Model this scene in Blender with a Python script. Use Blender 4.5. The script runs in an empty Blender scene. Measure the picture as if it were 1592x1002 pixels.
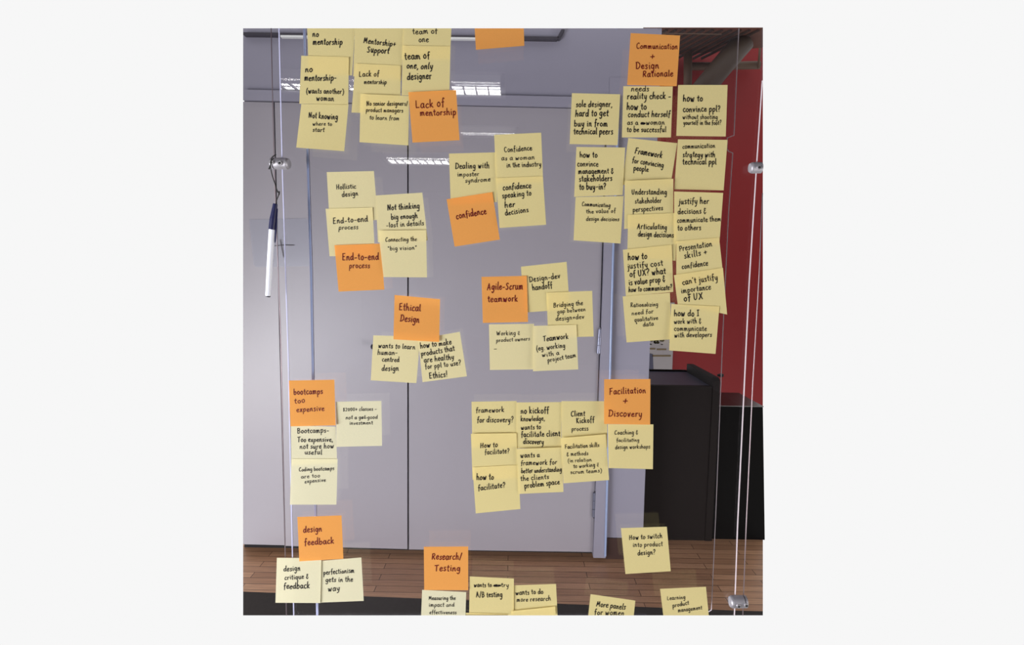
import bpy, bmesh, math, random
from mathutils import Vector, Matrix

# ------------------------------------------------------------------ camera
F, CX, CY = 866.0, 796.0, 501.0          # focal length and centre in pixels of the 1592x1002 frame
H = 1.5                                   # eye height
PITCH, ROLL = math.radians(-5.5), math.radians(0.95)
fwd = Vector((0, math.cos(PITCH), math.sin(PITCH)))
r0, u0 = Vector((1, 0, 0)), Vector((0, -math.sin(PITCH), math.cos(PITCH)))
right = r0*math.cos(ROLL) + u0*math.sin(ROLL)
up = -r0*math.sin(ROLL) + u0*math.cos(ROLL)
EYE = Vector((0, 0, H))
scene = bpy.context.scene
COL = scene.collection
cd = bpy.data.cameras.new('camera'); cam = bpy.data.objects.new('camera', cd); COL.objects.link(cam)
cd.sensor_width = 36; cd.sensor_fit = 'HORIZONTAL'; cd.lens = F/1592*36; cd.clip_start = .02
M = Matrix((right, up, -fwd)).transposed().to_4x4(); M.translation = EYE
cam.matrix_world = M
scene.camera = cam
vs = scene.view_settings
vs.view_transform = 'Standard'; vs.look = 'None'; vs.exposure = 0; vs.gamma = 1; vs.use_curve_mapping = False
scene.cycles.max_bounces = 8; scene.cycles.transparent_max_bounces = 16
scene.cycles.caustics_reflective = False; scene.cycles.caustics_refractive = False
scene.cycles.sample_clamp_indirect = 4

# ------------------------------------------------------------------ world and large lights
w = bpy.data.worlds.new('world'); scene.world = w; w.use_nodes = True
w.node_tree.nodes['Background'].inputs[0].default_value = (.93, .93, .93, 1)
w.node_tree.nodes['Background'].inputs[1].default_value = 1.0

def area(name, loc, target, sx, sy, power, col=(1, 1, 1), spread=180):
    l = bpy.data.lights.new(name, 'AREA'); l.shape = 'RECTANGLE'; l.size = sx; l.size_y = sy
    l.energy = power; l.color = col; l.spread = math.radians(spread)
    o = bpy.data.objects.new(name, l); COL.objects.link(o); o.location = loc
    d = Vector(target) - Vector(loc)
    o.rotation_euler = d.to_track_quat('-Z', 'Y').to_euler()
    return o
LEFT_FILL_POWER, LAMP_L = 212, 24
area('added_left_fill', (-2.55, -.83, .72), (0, .6, .8), 2.1, 1.05, LEFT_FILL_POWER, (.95, .97, 1))  # added fill from the low left, brightens the notes
area('added_passage_fill', (-2.55, 1.0, .45), (0, 2.6, .4), 1.15, .75, 28, (1, .96, .9))  # added fill, brightens the lower doors and the wood floor
area('added_right_fill', (2.75, .15, .42), (0, 1.6, .7), 2.2, .7, 88, (1, .97, .93))  # added fill from the right, brightens the lower right notes and doors

# ------------------------------------------------------------------ helpers
def ray(px, py):
    return fwd + right*((px-CX)/F) + up*((CY-py)/F)
def PY(px, py, Y):
    d = ray(px, py); return EYE + d*(Y/d.y)
def PZ(px, py, z):
    d = ray(px, py); return EYE + d*((z-H)/d.z)
def PXY(px, Y, z=0):                          # floor point at depth Y seen in column px
    lo, hi = 700.0, 1100.0
    for _ in range(50):
        m_ = (lo+hi)/2
        if PZ(px, m_, z).y > Y: lo = m_
        else: hi = m_
    return PZ(px, (lo+hi)/2, z)
def srgb(r, g, b):
    f = lambda c: (c/255)/12.92 if c/255 <= .04045 else ((c/255+.055)/1.055)**2.4
    return (f(r), f(g), f(b), 1)

def mat(name, col, rough=.5, metal=0, spec=.5, noise=0, nscale=20, bump=0):
    m = bpy.data.materials.new(name); m.use_nodes = True
    nt = m.node_tree; b = nt.nodes['Principled BSDF']
    b.inputs['Base Color'].default_value = col; b.inputs['Roughness'].default_value = rough
    b.inputs['Metallic'].default_value = metal; b.inputs['Specular IOR Level'].default_value = spec
    if noise or bump:
        tc = nt.nodes.new('ShaderNodeTexCoord'); n = nt.nodes.new('ShaderNodeTexNoise')
        n.inputs['Scale'].default_value = nscale; n.inputs['Detail'].default_value = 4
        nt.links.new(tc.outputs['Object'], n.inputs['Vector'])
        if noise:
            mx = nt.nodes.new('ShaderNodeMix'); mx.data_type = 'RGBA'; mx.blend_type = 'MULTIPLY'
            mx.inputs[0].default_value = 1
            cr = nt.nodes.new('ShaderNodeMapRange')
            cr.inputs[3].default_value = 1-noise; cr.inputs[4].default_value = 1+noise
            nt.links.new(n.outputs['Fac'], cr.inputs[0])
            mx.inputs[6].default_value = col
            nt.links.new(cr.outputs[0], mx.inputs[7]); nt.links.new(mx.outputs[2], b.inputs['Base Color'])
        if bump:
            bp = nt.nodes.new('ShaderNodeBump'); bp.inputs['Strength'].default_value = bump; bp.inputs['Distance'].default_value = .002
            nt.links.new(n.outputs['Fac'], bp.inputs['Height']); nt.links.new(bp.outputs[0], b.inputs['Normal'])
    return m

def paper(name, col, trans=.45):
    m = bpy.data.materials.new(name); m.use_nodes = True; nt = m.node_tree; nt.nodes.clear()
    o = nt.nodes.new('ShaderNodeOutputMaterial'); d = nt.nodes.new('ShaderNodeBsdfDiffuse'); t = nt.nodes.new('ShaderNodeBsdfTranslucent')
    mx = nt.nodes.new('ShaderNodeMixShader'); mx.inputs[0].default_value = trans
    tc = nt.nodes.new('ShaderNodeTexCoord'); n = nt.nodes.new('ShaderNodeTexNoise'); n.inputs['Scale'].default_value = 900
    nt.links.new(tc.outputs['Object'], n.inputs['Vector'])
    cr = nt.nodes.new('ShaderNodeMapRange'); cr.inputs[3].default_value = .93; cr.inputs[4].default_value = 1.05
    nt.links.new(n.outputs['Fac'], cr.inputs[0])
    mc = nt.nodes.new('ShaderNodeMix'); mc.data_type = 'RGBA'; mc.blend_type = 'MULTIPLY'; mc.inputs[0].default_value = 1
    mc.inputs[6].default_value = col; nt.links.new(cr.outputs[0], mc.inputs[7])
    nt.links.new(mc.outputs[2], d.inputs[0]); nt.links.new(mc.outputs[2], t.inputs[0])
    nt.links.new(d.outputs[0], mx.inputs[1]); nt.links.new(t.outputs[0], mx.inputs[2]); nt.links.new(mx.outputs[0], o.inputs[0])
    return m

def glass(name, tint, refl, rough=0.0, haze=0, hazecol=(.8, .82, .95, 1)):
    m = bpy.data.materials.new(name); m.use_nodes = True; nt = m.node_tree; nt.nodes.clear()
    o = nt.nodes.new('ShaderNodeOutputMaterial'); t = nt.nodes.new('ShaderNodeBsdfTransparent'); g = nt.nodes.new('ShaderNodeBsdfGlossy')
    t.inputs[0].default_value = tint; g.inputs['Roughness'].default_value = rough
    fr = nt.nodes.new('ShaderNodeFresnel'); fr.inputs[0].default_value = 1.45
    sc = nt.nodes.new('ShaderNodeMath'); sc.operation = 'MULTIPLY'; sc.inputs[1].default_value = refl
    nt.links.new(fr.outputs[0], sc.inputs[0])
    mx = nt.nodes.new('ShaderNodeMixShader'); nt.links.new(sc.outputs[0], mx.inputs[0])
    nt.links.new(t.outputs[0], mx.inputs[1]); nt.links.new(g.outputs[0], mx.inputs[2])
    if haze:
        d = nt.nodes.new('ShaderNodeBsdfDiffuse'); d.inputs[0].default_value = hazecol
        m2 = nt.nodes.new('ShaderNodeMixShader'); m2.inputs[0].default_value = haze
        nt.links.new(mx.outputs[0], m2.inputs[1]); nt.links.new(d.outputs[0], m2.inputs[2]); mx = m2
    nt.links.new(mx.outputs[0], o.inputs[0])
    return m

def emit(name, col, s):
    m = bpy.data.materials.new(name); m.use_nodes = True; nt = m.node_tree; nt.nodes.clear()
    o = nt.nodes.new('ShaderNodeOutputMaterial'); e = nt.nodes.new('ShaderNodeEmission')
    e.inputs[0].default_value = col; e.inputs[1].default_value = s; nt.links.new(e.outputs[0], o.inputs[0])
    return m

def obj(name, verts, faces, m, parent=None, smooth=False):
    me = bpy.data.meshes.new(name); me.from_pydata([tuple(v) for v in verts], [], faces); me.update()
    me.materials.append(m)
    if smooth:
        for p in me.polygons: p.use_smooth = True
    o = bpy.data.objects.new(name, me); COL.objects.link(o)
    if parent:
        o.parent = parent
        o.matrix_parent_inverse = Matrix.Translation(-parent.location)
    return o
def empty(name, loc):
    o = bpy.data.objects.new(name, None); o.location = loc; o.empty_display_size = .05; COL.objects.link(o); return o
def tag(o, label, cat, group=None, kind=None):
    o['label'] = label; o['category'] = cat
    if group: o['group'] = group
    if kind: o['kind'] = kind
    return o
def struct(o): o['kind'] = 'structure'; return o

class MB:
    def __init__(s): s.v = []; s.f = []
    def add(s, verts, faces):
        n = len(s.v); s.v += [Vector(v) for v in verts]; s.f += [tuple(i+n for i in f) for f in faces]
    def box(s, x0, x1, y0, y1, z0, z1):
        s.add([(x0,y0,z0),(x1,y0,z0),(x1,y1,z0),(x0,y1,z0),(x0,y0,z1),(x1,y0,z1),(x1,y1,z1),(x0,y1,z1)],
              [(0,3,2,1),(4,5,6,7),(0,1,5,4),(1,2,6,5),(2,3,7,6),(3,0,4,7)])
    def prism(s, pts, d):                       # polygon swept by vector d
        n = len(pts); d = Vector(d); pts = [Vector(p) for p in pts]
        s.add(pts + [p+d for p in pts], [tuple(range(n)), tuple(range(2*n-1, n-1, -1))] +
              [(i, i+n, (i+1) % n+n, (i+1) % n) for i in range(n)])
    def tube(s, path, radii, n=10, cap=True):
        path = [Vector(p) for p in path]
        if not hasattr(radii, '__len__'): radii = [radii]*len(path)
        base = len(s.v); ref = None; vs_ = []; fs = []
        for i, p in enumerate(path):
            t = (path[min(i+1, len(path)-1)] - path[max(i-1, 0)]).normalized()
            if ref is None: ref = t.orthogonal()
            ref = (ref - t*ref.dot(t)).normalized(); b = t.cross(ref)
            for k in range(n):
                a = 2*math.pi*k/n; vs_.append(p + (ref*math.cos(a)+b*math.sin(a))*radii[i])
        for i in range(len(path)-1):
            for k in range(n):
                fs.append((i*n+k, i*n+(k+1) % n, (i+1)*n+(k+1) % n, (i+1)*n+k))
        if cap:
            fs.append(tuple(range(n-1, -1, -1))); fs.append(tuple((len(path)-1)*n+k for k in range(n)))
        s.add(vs_, fs)
    def build(s, name, m, parent=None, smooth=False): return obj(name, s.v, s.f, m, parent, smooth)

def slab(name, px, Y, th, m, parent=None):       # outline standing on the plane y = Y, real thickness behind it
    b = MB(); b.prism([PY(x, y, Y) for x, y in px], (0, th, 0)); return b.build(name, m, parent)

# ------------------------------------------------------------------ materials
m_door = mat('door_paint', srgb(150, 145, 153), .42, noise=.04, nscale=3)
m_wallp = mat('wall_paint', srgb(138, 135, 150), .5, noise=.03, nscale=4)
m_gap = mat('recess_shade', srgb(22, 20, 24), .9)  # near-black stands in for shade inside door gaps and screw sockets
m_room = mat('room_wall_paint', srgb(92, 90, 98), .9)
m_ceil = mat('ceiling_paint', srgb(96, 92, 98), .9)
m_carpet = mat('dark_carpet', srgb(46, 40, 38), .9, noise=.25, nscale=60)
m_red = mat('red_paint', srgb(138, 12, 14), .6, noise=.05, nscale=5)
m_base = mat('brown_baseboard', srgb(52, 27, 21), .6)
m_black = mat('black_laminate', srgb(24, 18, 17), .7, spec=.15, noise=.12, nscale=15)
m_blackg = mat('black_gloss', srgb(9, 8, 9), .3, spec=.35)
m_cup = mat('black_cupboard', srgb(6, 5, 5), .7, spec=.08)
m_desktop = mat('slate_desktop', srgb(42, 43, 60), .5, noise=.25, nscale=9)
m_steel = mat('brushed_steel', srgb(172, 168, 174), .5, .65)
m_hinge = mat('hinge_metal', srgb(120, 122, 140), .35, .7)
m_handle = mat('dark_handle', srgb(64, 62, 72), .35, .6)
m_cable = mat('cable_steel', srgb(150, 135, 140), .45, .6)
m_glint = mat('glass_edge_glint', srgb(186, 186, 216), .35)  # light diffuse colour stands in for the glint along glass edges
m_glintr = mat('glass_edge_glint_white', srgb(214, 200, 206), .35)  # whiter painted glint for the right-hand glass edges
m_glintb = mat('glass_edge_glint_blue', srgb(170, 188, 228), .2)  # blue refraction between the rear edge lines, put into the colour
m_glass = glass('board_glass', (.985, .985, .99, 1), .95)
m_rear = glass('rear_glass', (.985, .985, .99, 1), .95)
m_film = glass('clear_plastic', (.97, .97, .98, 1), .5, .2, haze=.09)
m_inkb = mat('black_ink', srgb(22, 18, 18), .6, spec=.2)
m_inkr = mat('ink_on_orange', srgb(92, 12, 12), .6, spec=.2)
m_yel = paper('yellow_paper', srgb(237, 220, 157))
m_yel_lit = paper('yellow_paper_lit', srgb(238, 231, 196))  # same yellow, lightened in colour for the brighter lit lower left
m_yel_half = paper('yellow_paper_half_lit', srgb(238, 225, 174))  # same yellow, partly lightened: stronger light put into the colour
m_org = paper('orange_paper', srgb(247, 171, 92))
m_white = mat('white_plastic', srgb(232, 234, 245), .35)
m_navy = mat('navy_plastic', srgb(20, 22, 66), .4)
m_string = mat('black_string', srgb(18, 16, 16), .8)
m_deck = mat('brown_deck', srgb(96, 58, 42), .7, noise=.2, nscale=12)
m_pipe = mat('painted_pipe', srgb(92, 68, 50), .6, noise=.15, nscale=10)
m_duct = mat('grey_brown_duct', srgb(70, 54, 42), .6, noise=.2, nscale=8)
m_poster = mat('poster_paper', srgb(168, 160, 160), .6)
m_pink = mat('poster_ink', srgb(30, 28, 34), .6)
m_olive = mat('poster_olive', srgb(120, 100, 70), .6)
m_slate = mat('poster_slate', srgb(78, 76, 96), .6)
m_lamp = emit('fluorescent_tube', (1, .985, .96, 1), LAMP_L)
m_louver = mat('white_louver', srgb(225, 225, 225), .4)

def wood():
    m = bpy.data.materials.new('wood_planks'); m.use_nodes = True; nt = m.node_tree; b = nt.nodes['Principled BSDF']
    L = nt.links.new
    tc = nt.nodes.new('ShaderNodeTexCoord')
    br = nt.nodes.new('ShaderNodeTexBrick'); br.offset = .37; br.offset_frequency = 2
    br.inputs['Scale'].default_value = 1; br.inputs['Brick Width'].default_value = .62; br.inputs['Row Height'].default_value = .05
    br.inputs['Mortar Size'].default_value = .0016; br.inputs['Mortar Smooth'].default_value = .2; br.inputs['Bias'].default_value = 0
    br.inputs['Color1'].default_value = srgb(196, 150, 116); br.inputs['Color2'].default_value = srgb(166, 122, 92)
    br.inputs['Mortar'].default_value = srgb(58, 36, 26)
    L(tc.outputs['Object'], br.inputs['Vector'])
    mp = nt.nodes.new('ShaderNodeMapping'); mp.inputs['Scale'].default_value = (3, 60, 1); L(tc.outputs['Object'], mp.inputs['Vector'])
    n = nt.nodes.new('ShaderNodeTexNoise'); n.inputs['Scale'].default_value = 2.2; n.inputs['Detail'].default_value = 8; n.inputs['Roughness'].default_value = .65
    L(mp.outputs[0], n.inputs['Vector'])
    cr = nt.nodes.new('ShaderNodeMapRange'); cr.inputs[1].default_value = .25; cr.inputs[2].default_value = .75
    cr.inputs[3].default_value = .62; cr.inputs[4].default_value = 1.25; L(n.outputs['Fac'], cr.inputs[0])
    mx = nt.nodes.new('ShaderNodeMix'); mx.data_type = 'RGBA'; mx.blend_type = 'MULTIPLY'; mx.inputs[0].default_value = 1
    L(br.outputs['Color'], mx.inputs[6]); L(cr.outputs[0], mx.inputs[7]); L(mx.outputs[2], b.inputs['Base Color'])
    b.inputs['Roughness'].default_value = .42
    return m
m_wood = wood()

# ------------------------------------------------------------------ the place: wall with doors, floor, room behind the camera
YW = PZ(700, 863, 0).y                       # far wall, where it stands on the floor
YD = YW - .02                                # door faces
CEIL = 2.67
YCEIL = min(PZ(x, 0, CEIL).y for x in (0, 796, 1592)) - .03     # the ceiling stops short of the photographed view
# floor: wood strip by the wall, dark carpet nearer
b = MB()
fa, fb = PZ(378, 919, 0), PZ(1186, 950, 0)
ga, gb = PXY(378, YW), PXY(1186, YW)
b.add([fa, fb, gb, ga, PXY(1186, YW+.3), PXY(378, YW+.3)], [(0, 1, 2, 3), (3, 2, 4, 5)])
struct(b.build('floor', m_wood))
b = MB()
b.add([PZ(378, 956, 0), PZ(1186, 956, 0), PZ(1186, 950, 0), PZ(378, 919, 0)], [(0, 1, 2, 3)])
b.add([(-2.45, -7, 0), (2.65, -7, 0), (2.65, 2.0, 0), (-2.45, 2.0, 0)], [(0, 1, 2, 3)])
struct(b.build('floor_carpet', m_carpet))
# wall above the doors, the header strip, the column right of the doors
slab('wall_back', [(378, 44), (1029, 44), (1024, 172), (378, 146)], YW, .06, m_wallp)['kind'] = 'structure'
struct(slab('wall_recess', [(380, 150), (962, 164), (942, 866.5), (380, 857)], YW+.05, .03, m_gap))  # dark backing, puts the shade of the door gaps into colour
struct(slab('trim_1', [(378, 139), (948, 151.5), (947, 168), (378, 155.5)], YD-.012, .03, m_wallp))
struct(slab('wall_column', [(948, 120), (1025.5, 122), (999.5, 836), (940, 835)], YW-.004, .07, m_wallp))
struct(slab('baseboard_right', [(940, 836), (1000, 837.5), (999, 869), (940, 868)], YW-.012, .06, m_base))
struct(slab('trim_2', [(951, 150), (962, 150), (941.5, 867), (922.5, 866.5), (937.5, 440), (945, 170)], YD-.02, .05, m_wallp))
b = MB(); b.tube([PY(960.5, 200, YD-.02), PY(953, 400, YD-.02), PY(941, 864, YD-.02)], .0055, 12)
struct(b.build('trim_3', mat('corner_bead', srgb(150, 165, 200), .25)), )
# doors
d1 = struct(slab('door_1', [(378, 158), (425, 159), (442.2, 847), (378, 845.5)], YD, .045, m_door))
d2 = struct(slab('door_2', [(427, 159), (633, 163.3), (633.2, 853), (444, 848)], YD, .045, m_door))
d3 = struct(slab('door_3', [(635.2, 163.3), (942, 170), (934.5, 440), (921.5, 857.5), (635.8, 853.5)], YD, .045, m_door))
b = MB()
c = PY(600, 541, YD); b.tube([c+Vector((0, 0, 0)), c+Vector((0, -.05, 0))], .012, 16)
a0, a1 = PY(576.5, 538.5, YD-.055), PY(606, 541, YD-.055)
b.tube([a0, a0.lerp(a1, .04), a0.lerp(a1, .9), a1], [.006, .0125, .0125, .01], 14)
b.build('handle', m_handle, d2, True)
def hinge(p0, p1):
    b = MB(); A, B = PY(*p0, YD-.008), PY(*p1, YD-.008)
    for i in range(3):
        u, v = A.lerp(B, i/3+.008), A.lerp(B, (i+1)/3-.008); b.tube([u, v], .0105, 14)
    o = b.build('hinge', m_hinge, d3)
    b = MB(); b.tube([A+Vector((0, 0, .006)), B-Vector((0, 0, .006))], .005, 10); b.build('hinge_pin', m_handle, o)
hinge((933, 511), (930.5, 549)); hinge((925, 765), (923.5, 803))
# ceiling and the walls of the room the photograph was taken in
b = MB(); b.box(-2.5, 4, -7, YCEIL, CEIL, CEIL+.1); struct(b.build('ceiling', m_ceil))
b = MB(); b.box(-2.5, 2.7, -7.1, -7, 0, CEIL); struct(b.build('wall_front', m_room))
b = MB(); b.box(2.6, 2.7, -7, -.95, 0, CEIL); b.box(2.6, 2.7, 1.25, 1.6, 0, CEIL); b.box(2.6, 2.7, -.95, 1.25, .8, CEIL); b.box(2.6, 2.7, -.95, 1.25, 0, .05)
b.box(2.7, 4, 1.5, 1.6, 0, CEIL); b.box(4, 4.1, 1.6, 4.2, 0, CEIL); struct(b.build('wall_right', m_room))
b = MB()
for y in (-.95, -.23, .49, 1.21): b.box(2.62, 2.68, y, y+.04, .05, .8)
for z in (.05, .76): b.box(2.62, 2.68, -.95, 1.25, z, z+.04)
struct(b.build('added_window_3', m_louver))  # unseen frame, made up to go with the right fill light
b = MB()
b.box(-2.5, -2.4, -7, -1.9, 0, CEIL);  b.box(-2.5, -2.4, .24, .4, 0, CEIL); b.box(-2.5, -2.4, 1.6, 2.5, 0, CEIL); b.box(-2.5, -2.4, .4, 1.6, .85, CEIL); b.box(-2.5, -2.4, .4, 1.6, 0, .08); b.box(-2.5, -2.4, -1.9, .24, 0, .17); b.box(-2.5, -2.4, -1.9, .24, 1.27, CEIL)
struct(b.build('wall_left', m_room))
b = MB()
for y in (-1.9, -1.2, -.5, .2): b.box(-2.48, -2.42, y, y+.04, .17, 1.27)
for z in (.17, 1.23): b.box(-2.48, -2.42, -1.9, .24, z, z+.04)
struct(b.build('added_window_1', m_louver))  # unseen frame, made up to go with the left fill light
b = MB()
for y in (.4, .98, 1.56): b.box(-2.48, -2.42, y, y+.04, .08, .85)
for z in (.08, .81): b.box(-2.48, -2.42, .4, 1.6, z, z+.04)
struct(b.build('added_window_2', m_louver))  # unseen frame, made up to go with the passage fill light
# dark track below the ceiling along the wall
b = MB()
A, B = PY(378.5, 49.5, YW-.03), PY(876, 59, YW-.03)
def along(mb, p0, p1, p2, p3, Y, th): mb.prism([PY(*p, Y) for p in (p0, p1, p2, p3)], (0, th, 0))
along(b, (378, 50), (870, 57), (866, 61), (378, 54), YW-.03, .03)
b.prism([PY(866, 58, YW-.03), PY(873, 45, YW-.03), PY(878, 45, YW-.03), PY(870, 60.5, YW-.03)], (0, .03, 0))
tr = struct(b.build('trim_4', mat('dark_track', srgb(52, 48, 58), .5)))
b = MB(); along(b, (436, 54.5), (740, 58), (740, 61), (436, 57.5), YW-.034, .02); b.build('white_edge', m_louver, tr)

# fluorescent fixtures behind the camera (seen mirrored in the glass) and over the passage
D = .90                                       # the glass board
def fixture(x0, x1, y0, y1, z, name_label, group='louvered ceiling lamps', m=m_lamp):
    t = empty('ceiling_lamp', ((x0+x1)/2, (y0+y1)/2, z))
    tag(t, name_label, 'lamp', None)
    b = MB(); b.box(x0-.03, x1+.03, y0-.03, y0, z-.008, CEIL); b.box(x0-.03, x1+.03, y1, y1+.03, z-.008, CEIL)
    b.box(x0-.03, x0, y0, y1, z-.008, CEIL); b.box(x1, x1+.03, y0, y1, z-.008, CEIL)
    b.build('housing', m_louver, t)
    b = MB(); b.box(x0, x1, y0, y1, z+.004, z+.012); b.build('diffuser', m, t)
    b = MB(); n = int((x1-x0)/.075)
    for i in range(1, n):
        x = x0+(x1-x0)*i/n; b.box(x-.003, x+.003, y0, y1, z-.013, z+.003)
    b.box(x0, x1, (y0+y1)/2-.002, (y0+y1)/2+.002, z-.004, z+.003)
    b.build('louver', m_louver, t)
def mirror(px, py, z):
    p = PZ(px, py, z); return Vector((p.x, 2*D-p.y, z))
zl = CEIL-.07
pa, pb_ = mirror(420, 138, zl), mirror(778, 137, zl)
ya, yb = mirror(740, 130, zl).y, mirror(740, 146.5, zl).y
fixture(-1.9, pb_.x, ya, yb, zl, 'long louvered ceiling lamp nearer the glass, mirrored beside the Lack of mentorship notes')
pc, pd = mirror(604, 250, zl), mirror(768, 251, zl)
ya, yb = mirror(650, 247, zl).y, mirror(650, 254.5, zl).y
fixture(pc.x, pd.x, ya, yb, zl, 'shorter louvered ceiling lamp farther back, mirrored as the thin lower streak')

pe, pf = mirror(700, 209, zl), mirror(800, 209, zl)
ya, yb = mirror(740, 208.2, zl).y, mirror(740, 210.2, zl).y
fixture(pe.x, pf.x, ya, yb, zl, 'slim ceiling lamp between the two others, mirrored as a hair-thin line', m=emit('slim_tube', (1, .985, .96, 1), 12))

# ------------------------------------------------------------------ behind: red room, desk, cupboard, poster, pipes
YR = 4.9
struct(slab('wall_far', [(985, 78), (1186, 62), (1186, 640), (985, 640)], YR, .06, m_red))
zd = PY(1057, 87, YR-.05).z
b = MB(); q = [PZ(1000, 44, zd), PZ(1186, 44, zd), PZ(1186, 74, zd), PZ(1000, 90, zd)]
b.prism(q, (0, 0, .006))
dk = struct(b.build('ceiling_far', m_deck))
b = MB()                                       # ribs of the deck, running away from the viewer
for i in range(13):
    t0 = i/12.0
    n0 = PZ(1008+t0*172, 46, zd-.002); dirv = Vector((-.36, .9, 0)).normalized()
    e = n0 + dirv*.62
    e.y = min(e.y, YR-.01)
    if n0.x/n0.y > .455: continue
    b.tube([n0, e], .012, 6)
b.build('rib', mat('deck_rib', srgb(50, 30, 22), .7), dk)
def pipe(name, label, pts, Y, r, m, cat='pipe', n=14):
    b = MB(); b.tube([PY(x, y, Y) for x, y in pts], r, n); o = b.build(name, m, None, True); return tag(o, label, cat)
pipe('pipe', 'horizontal brown pipe running along the red wall under the ceiling', [(1066, 103), (1110, 103), (1181, 101)], YR-.12, .032, m_pipe)
pipe('pipe', 'short upright brown pipe at left, meeting the horizontal pipe', [(1069.5, 84), (1069, 150)], YR-.2, .034, m_pipe)
pipe('duct', 'thick sloping duct crossing in front of the red wall', [(1157, 63), (1130, 94), (1080, 154)], YR-.4, .085, m_duct, 'duct', 20)
pipe('hanger_rod', 'thin upright hanger rod at the right end of the horizontal pipe', [(1183, 58), (1179, 106)], YR-.17, .010, m_pipe, 'rod', 8)
pipe('conduit', 'thin pale conduit running along under the brown ceiling boards', [(1031, 52), (1075, 52.5), (1122, 53.5)], YR-.6, .004, m_pipe, 'conduit', 8)

# poster on the red wall
po = empty('poster', PY(1026, 575, YR-.02))
tag(po, 'grey printed poster on the red wall beyond the desk', 'poster')
slab('sheet', [(992, 470), (1049, 470), (1045, 576), (992, 578)], YR-.02, .006, m_poster, po)
def poster_text(s, px, py, size, m):
    cu = bpy.data.curves.new('t', 'FONT'); cu.body = s; cu.size = size; cu.extrude = .0005; cu.offset = size*.03
    o = bpy.data.objects.new('t', cu); COL.objects.link(o)
    dg = bpy.context.evaluated_depsgraph_get(); me = bpy.data.meshes.new_from_object(o.evaluated_get(dg))
    bpy.data.objects.remove(o); bpy.data.curves.remove(cu)
    p = PY(px, py, YR-.022)
    v = [p + Vector((x.co.x, 0, x.co.y)) for x in me.vertices]; f = [tuple(q.vertices) for q in me.polygons]
    return v, f
v, f = poster_text('gage', 1007.5, 533, .115, m_pink); obj('lettering', v, f, m_pink, po)
b = MB()
for (x0, x1, y0, y1) in ((1010, 1019, 540.5, 543), (1021, 1036, 541.5, 544), (1014, 1043, 551.5, 554)):
    along(b, (x0, y0), (x1, y0), (x1, y1), (x0, y1), YR-.0225, .002)
b.build('text_line', m_olive, po)
b = MB(); along(b, (1005, 548), (1015, 550), (1016, 574), (1005, 575), YR-.0225, .002); b.build('printed_block', m_slate, po)

# black desk
zt = .88
P1 = PZ(1108, 600, zt); YF = P1.y; YB = PZ(1060, 576, zt).y
XL = PY(985, 600, YF).x; XR = PY(1108, 600, YF).x; XE = PY(1119, 600, YF).x
dk = empty('desk', ((XL+XE)/2, YF, 0))
tag(dk, 'black desk with slate recessed top and raised end panel', 'desk')
b = MB(); b.box(XL, XR, YF, YF+.03, 0, zt-.002); b.build('front_panel', m_black, dk)
b = MB(); b.box(XL, XR, YF+.03, YB, zt-.03, zt-.006); b.build('desktop', m_desktop, dk)
b = MB(); b.box(XL, XR, YB, YB+.02, zt-.05, zt+.004); b.build('back_rail', m_black, dk)
b = MB(); b.prism([(XR, YF-.005, 0), (XR, YF-.005, zt+.03), (XR, YF+.02, zt+.045), (XR, YB, zt+.045), (XR, YB, 0)], (XE-XR, 0, 0)); b.build('end_panel', m_black, dk)
kp = PY(1121, 583, YF+.06); b = MB(); b.tube([kp-Vector((.02, 0, 0)), kp, kp+Vector((.012, 0, 0))], [.006, .011, .008], 12); b.build('knob', m_blackg, dk)
# low cupboard right of it
zc = PY(1150, 630, YF+.02).z; YC = PZ(1147, 610, zc).y
cb = empty('cupboard', PY(1150, 868, YF+.02)); cb.location.z = 0
tag(cb, 'low glossy black cupboard right of the desk, red wall mirrored in its top', 'cupboard')
xr = PY(1186, 630, YF+.02).x
fl = [PY(1186, 632, YF+.02), PY(1187, 871, YF+.02)]
b = MB(); b.prism([(XE+.004, YF+.02, 0), (fl[1].x, YF+.02, 0), (fl[0].x, YF+.02, zc-.004), (XE+.004, YF+.02, zc-.004)], (0, YC-YF-.02, 0)); b.build('body', m_cup, cb)
b = MB(); b.box(XE+.004, xr, YF+.01, YC, zc-.004, zc); b.build('top', m_blackg, cb)

# ------------------------------------------------------------------ glass board on cables
gl = empty('glass_board', (0, D, .9))
tag(gl, 'large clear glass board hung on cables and covered with sticky notes', 'glass board')
TH = .006
slab('front_pane', [(433.5, 44), (1186, 44), (1186, 118), (1165, 440), (1155, 650), (1147, 816), (1142, 956), (456.5, 956), (448, 560), (438.5, 255)], D, TH, m_glass, gl)
RB = D+.026
notch = [(1149, 44), (1145, 130), (1141.5, 210), (1131, 214), (1130.5, 231), (1133, 235), (1139.5, 237.5), (1133, 330), (1124, 520), (1113, 800), (1107, 930), (1106, 948), (1101, 951), (1101, 956)]
slab('rear_pane', [(471.5, 44)] + notch + [(492, 956), (482, 420), (476, 220)], RB, .003, m_rear, gl)
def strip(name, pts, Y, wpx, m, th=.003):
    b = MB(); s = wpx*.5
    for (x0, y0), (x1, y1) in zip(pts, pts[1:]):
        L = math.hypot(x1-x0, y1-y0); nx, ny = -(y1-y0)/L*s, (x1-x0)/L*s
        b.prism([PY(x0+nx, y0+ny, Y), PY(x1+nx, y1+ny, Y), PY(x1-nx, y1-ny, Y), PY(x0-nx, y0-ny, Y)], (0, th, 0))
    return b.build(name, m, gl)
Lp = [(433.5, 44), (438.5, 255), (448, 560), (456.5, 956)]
strip('edge_glint', Lp, D-.0004, 1.4, m_glint, .0015)  # these strips carry the edge highlights as plain colour
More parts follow.
